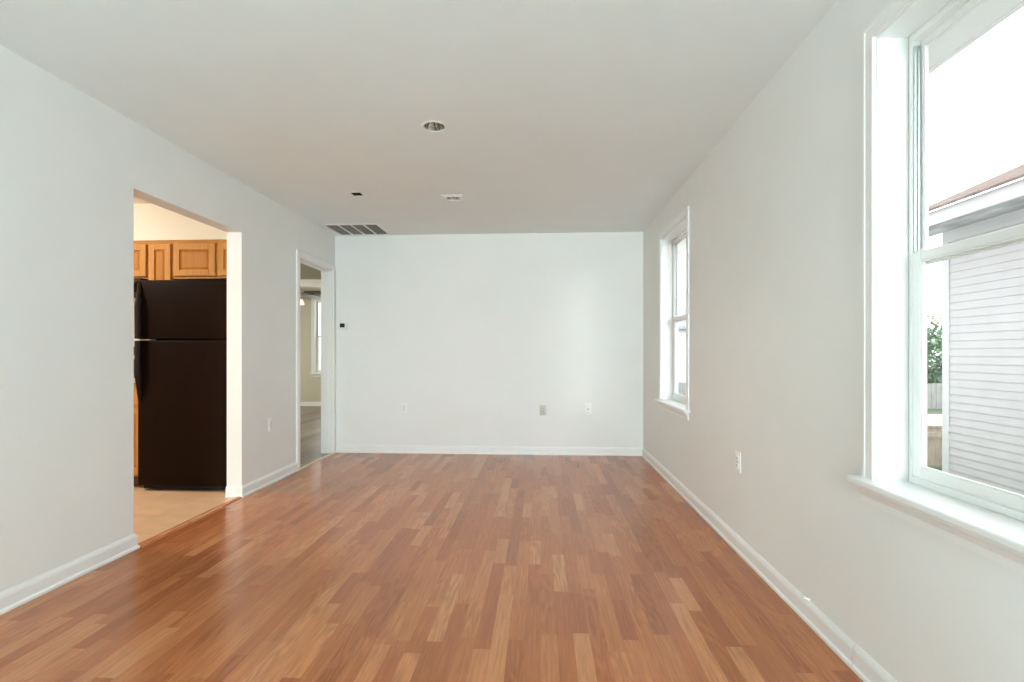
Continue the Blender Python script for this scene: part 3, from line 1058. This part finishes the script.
for i in range(4):
    a = -gw + 0.012 + i * pwid + 0.008
    b = a + pwid - 0.016
    mb = MB()
    yy = -gd + 0.020
    while yy < gd - 0.014:
        mb.obox(((a + b) / 2, yy, 0.004), (b - a - 0.001, 0.0015, 0.016), Matrix.Rotation(math.radians(38), 3, 'X'))
        yy += 0.0125
    mb.build('louver_panel', M['grey'], vg)
mb = MB()
mb.box(-gw, gw, -gd, gd, 0.112, 0.118)
mb.box(-gw, -gw + 0.003, -gd, gd, 0.012, 0.112).box(gw - 0.003, gw, -gd, gd, 0.012, 0.112)
mb.box(-gw, gw, -gd, -gd + 0.003, 0.012, 0.112).box(-gw, gw, gd - 0.003, gd, 0.012, 0.112)
mb.build('duct_box', M['duct'], vg)

rx0, rx1, ry0, ry1 = RG
rg = thing('ceiling_register', 'small white square air register in the ceiling with a dark slit', 'vent', ((rx0 + rx1) / 2, (ry0 + ry1) / 2, H))
rw, rd = (rx1 - rx0) / 2, (ry1 - ry0) / 2
mb = MB()
fl = 0.034
pf = [(0.0, -0.0005), (fl, -0.0005), (fl, -0.004), (fl * 0.5, -0.010), (0.004, -0.012), (0.0, -0.010)]
sq = [(-rw, -rd, -1, -1), (rw, -rd, 1, -1), (rw, rd, 1, 1), (-rw, rd, -1, 1)]
rings = [[mb.bm.verts.new((x + sx_ * o, y + sy_ * o, z)) for o, z in pf] for x, y, sx_, sy_ in sq]
for i in range(4):
    a, b = rings[i], rings[(i + 1) % 4]
    for k in range(len(pf)):
        kk = (k + 1) % len(pf)
        mb.bm.faces.new((a[k], b[k], b[kk], a[kk]))
mb.build('frame', M['trim'], rg)
mb = MB()
for i in range(5):
    yy = -rd + 0.012 + i * (2 * rd - 0.024) / 4
    mb.obox((0, yy, -0.001), (2 * rw - 0.002, 0.0014, 0.018), Matrix.Rotation(math.radians(-70), 3, 'X'))
mb.build('louver_panel', M['trim'], rg)
for xx in (-0.018, 0.018):
    MB().box(xx - 0.002, xx + 0.002, -rd, rd, -0.006, 0.008).build('divider_bar', M['trim'], rg)
mb = MB()
mb.box(-rw, rw, -rd, rd, 0.10, 0.105)
mb.box(-rw, -rw + 0.002, -rd, rd, 0.010, 0.10).box(rw - 0.002, rw, -rd, rd, 0.010, 0.10)
mb.box(-rw, rw, -rd, -rd + 0.002, 0.010, 0.10).box(-rw, rw, rd - 0.002, rd, 0.010, 0.10)
mb.build('duct_box', M['duct'], rg)

bx0, bx1, by0, by1 = BX
jb = thing('ceiling_box', 'small empty rectangular box opening in the ceiling with dark inside', 'junction box', ((bx0 + bx1) / 2, (by0 + by1) / 2, H))
w_, d_ = (bx1 - bx0) / 2, (by1 - by0) / 2
mb = MB()
mb.box(-w_, w_, -d_, d_, 0.060, 0.064)
mb.box(-w_, -w_ + 0.002, -d_, d_, -0.001, 0.060).box(w_ - 0.002, w_, -d_, d_, -0.001, 0.060)
mb.box(-w_ + 0.002, w_ - 0.002, -d_, -d_ + 0.002, -0.001, 0.060).box(-w_ + 0.002, w_ - 0.002, d_ - 0.002, d_, -0.001, 0.060)
mb.build('box_shell', M['rubber'], jb)
mb = MB()
for (a, b, c, e) in ((-w_ - 0.005, w_ + 0.005, -d_ - 0.005, -d_), (-w_ - 0.005, w_ + 0.005, d_, d_ + 0.005), (-w_ - 0.005, -w_, -d_, d_), (w_, w_ + 0.005, -d_, d_)):
    mb.box(a, b, c, e, -0.002, -0.0003)
mb.build('rim', M['trim'], jb)


# ------------------------------------------------------------------ outlets and thermostat (local: -y out of the wall)
def outlet(loc, rz, label, mat, duplex=True):
    t = thing('wall_outlet', label, 'outlet', loc, rz)
    MB().box(-0.035, 0.035, -0.006, 0.0, -0.058, 0.058, 0.003, 3).build('cover_plate', M[mat], t, True)
    if duplex:
        for zz in (-0.020, 0.020):
            mb = MB()
            mb.box(-0.0165, 0.0165, -0.009, -0.0055, zz - 0.0145, zz + 0.0145, 0.004, 3)
            r = mb.build('receptacle', M[mat], t, True)
            mb = MB()
            mb.box(-0.0080, -0.0052, -0.0094, -0.0085, zz - 0.002, zz + 0.008)
            mb.box(0.0052, 0.0080, -0.0094, -0.0085, zz - 0.002, zz + 0.007)
            mb.tube((0, -0.0094, zz - 0.007), (0, -0.0085, zz - 0.007), 0.0022, seg=10)
            mb.build('slot', M['slot'], r)
        MB().tube((0, -0.0075, 0), (0, -0.0055, 0), 0.003, seg=12).build('screw', M['slot'], t)
    else:
        for zz in (-0.042, 0.042):
            MB().tube((0, -0.0075, zz), (0, -0.0055, zz), 0.003, seg=12).build('screw', M['slot'], t)
        mb = MB().box(-0.010, 0.010, -0.0085, -0.0055, -0.011, 0.011, 0.002)
        r = mb.build('jack', M[mat], t)
        MB().box(-0.006, 0.006, -0.009, -0.008, -0.006, 0.004).build('slot', M['slot'], r)
    return t


outlet((-1.529, D - 0.0003, 0.504), 0, 'white duplex outlet on the left part of the back wall', 'plastic')
outlet((0.023, D - 0.0003, 0.491), 0, 'almond duplex outlet in the middle of three on the back wall', 'almond')
outlet((0.516, D - 0.0003, 0.506), 0, 'white jack plate nearest the right corner of the back wall', 'plastic', False)
outlet((XL + 0.0003, 4.165, 0.502), PI / 2, 'white outlet on the left wall between kitchen opening and doorway', 'plastic')
outlet((XR - 0.0003, 2.887, 0.502), -PI / 2, 'white outlet on the right wall between the two windows', 'plastic')

th = thing('thermostat', 'small white thermostat with dark screen beside the doorway casing', 'thermostat', (-2.222, D - 0.0003, 1.425))
MB().box(-0.058, 0.058, -0.004, 0.0, -0.052, 0.052, 0.002).build('back_plate', M['plastic'], th)
tb = MB().box(-0.048, 0.048, -0.024, -0.004, -0.044, 0.044, 0.006, 3).build('housing', M['plastic'], th, True)
MB().box(-0.030, 0.026, -0.0255, -0.0235, -0.020, 0.026, 0.002).build('screen', M['screen'], tb)
for bx_ in (-0.018, 0.0, 0.018):
    MB().box(bx_ - 0.005, bx_ + 0.005, -0.0258, -0.0235, -0.036, -0.030, 0.001).build('button', M['plastic'], tb)

cs = thing('cable_stub', 'tiny white cable stub poking out above the right baseboard', 'cable', (XR, 2.136, 0.094))
MB().tube((-0.0002, 0, 0.0), (-0.018, 0, 0.004), 0.0035, seg=10).build('cable', M['plastic'], cs, True)
MB().tube((-0.018, 0, 0.004), (-0.026, 0.003, 0.006), 0.0045, seg=10).build('connector', M['aluminium'], cs, True)

rug = MB().box(-2.15, 0.95, -6.80, 1.00, 0.0005, 0.014, 0.006)  # unseen pale rug added to bounce neutral light onto the ceiling
tag(rug.build('bounce_rug', M['rug']), 'large cream wool rug added behind and under the camera to bounce light', 'rug')

# a tall paper lamp, unseen behind the camera, added to fill the room
def fill_lantern(loc, label):
    t = thing('fill_floor_lantern', label, 'added lamp', (loc[0], loc[1], 0.0142))
    prof = []
    n = 34
    for i in range(n + 1):
        z = 0.10 + 1.70 * i / n
        prof.append((0.215 + (0.006 if i % 2 else -0.006), z))
    MB().lathe((0, 0, 0), [(0.0001, 0.10)] + prof + [(0.0001, 1.80)], 36).build('lamp_shade', M['fill_lantern'], t, True)
    MB().lathe((0, 0, 0), [(0.0001, 0.0), (0.17, 0.0), (0.17, 0.018), (0.03, 0.03), (0.02, 0.0995), (0.0001, 0.0995)], 32).build('base', M['fanwood'], t, True)


fill_lantern((0.40, -6.40, 0), 'tall white paper lamp added unseen behind the camera as fill light')

# ------------------------------------------------------------------ ceiling fan in the room beyond
FANX, FANY = -4.01, 7.93
fan = thing('ceiling_fan', 'dark bladed ceiling fan with white shades beyond the doorway', 'ceiling fan', (FANX, FANY, H))
MB().lathe((0, 0, 0), [(0.0001, 0), (0.07, 0), (0.065, -0.03), (0.02, -0.05), (0.012, -0.055)], 24).build('canopy', M['brass'], fan, True)
MB().tube((0, 0, -0.05), (0, 0, -0.20), 0.012).build('downrod', M['brass'], fan, True)
MB().lathe((0, 0, -0.20), [(0.012, 0), (0.08, -0.015), (0.11, -0.05), (0.11, -0.11), (0.07, -0.15), (0.05, -0.19), (0.0001, -0.195)], 32).build('motor', M['brass'], fan, True)
for k in range(5):
    a = math.radians(83 + 72 * k)
    R = Matrix.Rotation(a, 3, 'Z') @ Matrix.Rotation(math.radians(-13), 3, 'X')
    mb = MB()
    ol = [(0.17, -0.055), (0.62, -0.07), (0.655, -0.05), (0.66, 0.0), (0.655, 0.05), (0.62, 0.07), (0.17, 0.055)]
    up = [mb.bm.verts.new(R @ Vector((x, y, 0.006)) + Vector((0, 0, -0.335))) for x, y in ol]
    dn = [mb.bm.verts.new(R @ Vector((x, y, -0.006)) + Vector((0, 0, -0.335))) for x, y in ol]
    for i in range(len(ol)):
        j = (i + 1) % len(ol)
        mb.bm.faces.new((up[i], up[j], dn[j], dn[i]))
    mb.bm.faces.new(up)
    mb.bm.faces.new(dn)
    bl = mb.build('blade', M['fanwood'], fan)
    mb = MB()
    mb.obox(R @ Vector((0.15, 0, -0.006)) + Vector((0, 0, -0.335)), (0.13, 0.035, 0.006), R)
    mb.build('blade_bracket', M['brass'], bl)
for k in range(3):
    a = math.radians(35 + 120 * k)
    c_, s_ = math.cos(a), math.sin(a)
    mb = MB()
    mb.lathe((0.105 * c_, 0.105 * s_, -0.44), [(0.018, 0.0), (0.028, -0.012), (0.045, -0.045), (0.052, -0.085), (0.050, -0.085), (0.043, -0.045), (0.02, -0.006)], 24)
    shd = mb.build('lamp_shade', M['frosted'], fan, True)
    MB().tube((0.04 * c_, 0.04 * s_, -0.385), (0.105 * c_, 0.105 * s_, -0.438), 0.009, seg=10).build('lamp_arm', M['brass'], shd, True)

# ------------------------------------------------------------------ outdoors
GZ = -0.60
tag(MB().box(1.6, 60, -30, 60, GZ - 0.2, GZ).build('ground', M['grass']), 'short green lawn outside the window', 'ground', kind='structure')
tag(MB().box(XR + TR, 2.6, -7.0, -2.6, GZ, 3.3).build('light_block_wing', M['extwhite']), 'unseen white block added behind the camera to hold back sky light', 'wall', kind='structure')  # unseen block added to keep low sky glow off the right windows
tag(MB().box(-40, XR + TR - 0.01, -60, YB - 0.15, GZ - 0.2, -0.12).build('bounce_terrace', M['bounce_paving']), 'pale terrace added behind the house to bounce light indoors', 'ground', kind='structure')  # unseen pale ground added to send light up to the ceiling
tag(MB().box(4.0, 40, 8.6, 14.6, GZ - 0.05, GZ + 0.012).build('driveway', M['concrete']), 'pale concrete driveway beyond the low tan fence', 'driveway', kind='structure')
tag(MB().box(XR + TR + 0.02, 3.9, -2.55, 8.0, GZ - 0.05, GZ + 0.015).build('bounce_path', M['concrete']), 'unseen pale path added beside the house to brighten the eave', 'path', kind='structure')  # unseen pale slab added to bounce light under the eave
ev = MB().box(XR + TR, 1.85, YB, 12, 2.470, 2.490)
ev.box(1.85, 1.875, YB, 12, 2.464, 2.64)
tag(ev.build('roof_eave', pbr('eave_paint', (0.82, 0.83, 0.82, 1), 0.6, var=0.03)), 'pale soffit of the roof overhanging the windows', 'eave', kind='structure')
rf = MB()
rf.face([(1.9, YB, 2.64), (1.9, 12, 2.64), (-2.0, 12, 4.2), (-2.0, YB, 4.2)])
rf.face([(1.9, YB, 2.66), (1.9, 12, 2.66), (-2.0, 12, 4.22), (-2.0, YB, 4.22)])
tag(rf.build('roof', M['shingle']), 'shingled roof over the room', 'roof', kind='structure')

# neighbour house
nx, ny = 5.4, 6.995
nh = thing('house', 'neighbouring white clapboard house filling the near window', 'house', (nx, ny, GZ))
NB = -8.0
EZ = 2.745 - GZ
mb = MB()
z = 0.08
lap = 0.100
while z < EZ - 0.02:
    zt = min(z + lap + 0.012, EZ)
    # every board tilts: thick lower edge, thin top edge
    mb.face([(-0.011, 0, z), (-0.011, NB, z), (-0.002, NB, zt), (-0.002, 0, zt)])
    mb.face([(-0.011, 0, z), (-0.011, NB, z), (0.0, NB, z), (0.0, 0, z)])
    z += lap
mb.face([(0.0, 0, 0.08), (7.0, 0, 0.08), (7.0, 0, EZ), (3.5, 0, EZ + 1.8), (0.0, 0, EZ)])
mb.build('siding_wall', M['siding'], nh)
MB().box(-0.022, 0.09, -0.085, 0.022, 0.07, EZ).build('corner_board', M['extwhite'], nh)
MB().box(0.0, 7.0, NB, 0.0, 0.0, 0.08).build('foundation', M['concrete'], nh)
mb = MB().box(-0.45, 0.0, NB, 0.40, EZ - 0.01, EZ + 0.01)
mb.build('soffit', M['soffit'], nh)
MB().box(-0.030, -0.004, NB, -0.09, EZ - 0.16, EZ - 0.012).build('frieze_board', M['extwhite'], nh)
MB().box(-0.475, -0.45, NB, 0.42, EZ - 0.015, EZ + 0.155, 0.003).build('fascia', M['extwhite'], nh)
mb = MB()
mb.face([(-0.52, NB, EZ + 0.155), (-0.52, 0.44, EZ + 0.155), (3.5, 0.44, EZ + 1.95), (3.5, NB, EZ + 1.95)])
mb.face([(-0.52, NB, EZ + 0.185), (-0.52, 0.44, EZ + 0.185), (3.5, 0.44, EZ + 1.98), (3.5, NB, EZ + 1.98)])
mb.face([(-0.52, NB, EZ + 0.155), (-0.52, 0.44, EZ + 0.155), (-0.52, 0.44, EZ + 0.185), (-0.52, NB, EZ + 0.185)])
mb.face([(3.5, 0.44, EZ + 1.95), (7.5, 0.44, EZ + 0.155), (7.5, NB, EZ + 0.155), (3.5, NB, EZ + 1.95)])
mb.build('roof', M['shingle'], nh)

# distant house seen through the far window
dh = thing('house', 'distant pale house with grey roof seen through the far window', 'house', (6.6, 24.0, GZ))
MB().box(-4.2, 4.2, 0, 6, 0, 3.0).build('siding_wall', M['extwhite'], dh)
mb = MB()
mb.face([(-4.6, -0.4, 2.95), (4.6, -0.4, 2.95), (4.6, 3.0, 4.9), (-4.6, 3.0, 4.9)])
mb.face([(-4.6, 6.4, 2.95), (4.6, 6.4, 2.95), (4.6, 3.0, 4.9), (-4.6, 3.0, 4.9)])
mb.face([(-4.6, -0.4, 2.85), (4.6, -0.4, 2.85), (4.6, -0.4, 2.95), (-4.6, -0.4, 2.95)])
mb.build('roof', M['greyroof'], dh)
for wx in (-2.6, 2.6):
    wdw = MB().box(wx - 0.45, wx + 0.45, -0.04, -0.001, 1.0, 2.3, 0.01).build('window', M['extwhite'], dh)
    MB().box(wx - 0.38, wx + 0.38, -0.05, -0.041, 1.07, 2.23).build('pane', M['screen'], wdw)

# low tan fence by the neighbour's corner
tf = thing('fence', 'low tan board fence outside beside the white house', 'fence', (5.0, 7.85, GZ))
mb = MB()
for i in range(26):
    mb.box(i * 0.145, i * 0.145 + 0.139, 0, 0.02, 0.03, 0.60)
mb.build('board_panel', M['tan'], tf)
MB().box(0, 3.77, -0.022, 0.0, 0.45, 0.53).build('rail', M['tan'], tf)
MB().box(-0.01, 3.78, -0.03, 0.05, 0.60, 0.635, 0.004).build('top_cap', M['tan'], tf)
for px_ in (0.05, 1.9, 3.7):
    MB().box(px_ - 0.045, px_ + 0.045, 0.02, 0.11, 0, 0.60).build('post', M['tan'], tf)

# weathered fence at the back
wfn = thing('fence', 'weathered grey board fence behind the green shrub', 'fence', (4.0, 15.8, GZ))
mb = MB()
for i in range(110):
    hh = 0.80 + 0.02 * random.random()
    mb.box(i * 0.15, i * 0.15 + 0.142, 0, 0.02, 0.04, hh)
mb.build('board_panel', M['weathered'], wfn)
for zz in (0.18, 0.58):
    MB().box(0, 16.5, 0.02, 0.06, zz, zz + 0.09).build('rail', M['weathered'], wfn)


def shrub(name, label, loc, r, h, nleaf, mat, seed):
    rnd = random.Random(seed)
    t = thing(name, label, 'shrub', loc)
    mb = MB()
    for k in range(7):
        a = rnd.random() * 2 * PI
        mb.tube((0.05 * math.cos(a), 0.05 * math.sin(a), 0), (r * 0.5 * math.cos(a), r * 0.5 * math.sin(a), h * 0.65), 0.03, 0.01, seg=8)
    mb.build('stem', M['bark'], t)
    mb = MB()
    for k in range(nleaf):
        while True:
            p = Vector((rnd.uniform(-1, 1), rnd.uniform(-1, 1), rnd.uniform(-1, 1)))
            if 0.35 < p.length < 1:
                break
        lump = 1 + 0.18 * math.sin(5 * p.x + 2 * seed) * math.cos(4 * p.y)
        c = Vector((p.x * r * lump, p.y * r * lump, h * 0.55 + p.z * h * 0.48 * lump))
        d = Vector((rnd.uniform(-1, 1), rnd.uniform(-1, 1), rnd.uniform(-0.9, 0.5))).normalized()
        s_ = d.cross(Vector((rnd.uniform(-1, 1), rnd.uniform(-1, 1), 1))).normalized()
        L = rnd.uniform(0.12, 0.26)
        wd = L * 0.22
        mb.face([c - d * L / 2, c + s_ * wd, c + d * L / 2, c - s_ * wd])
    mb.build('foliage', M[mat], t)
    return t


shrub('shrub', 'bushy green shrub rising behind the weathered grey fence', (13.2, 17.7, GZ), 1.4, 2.6, 2800, 'leaf', 3)
shrub('shrub', 'taller brownish shrub rising behind the green shrub', (15.7, 20.9, GZ), 1.4, 3.2, 1300, 'leafdry', 5)
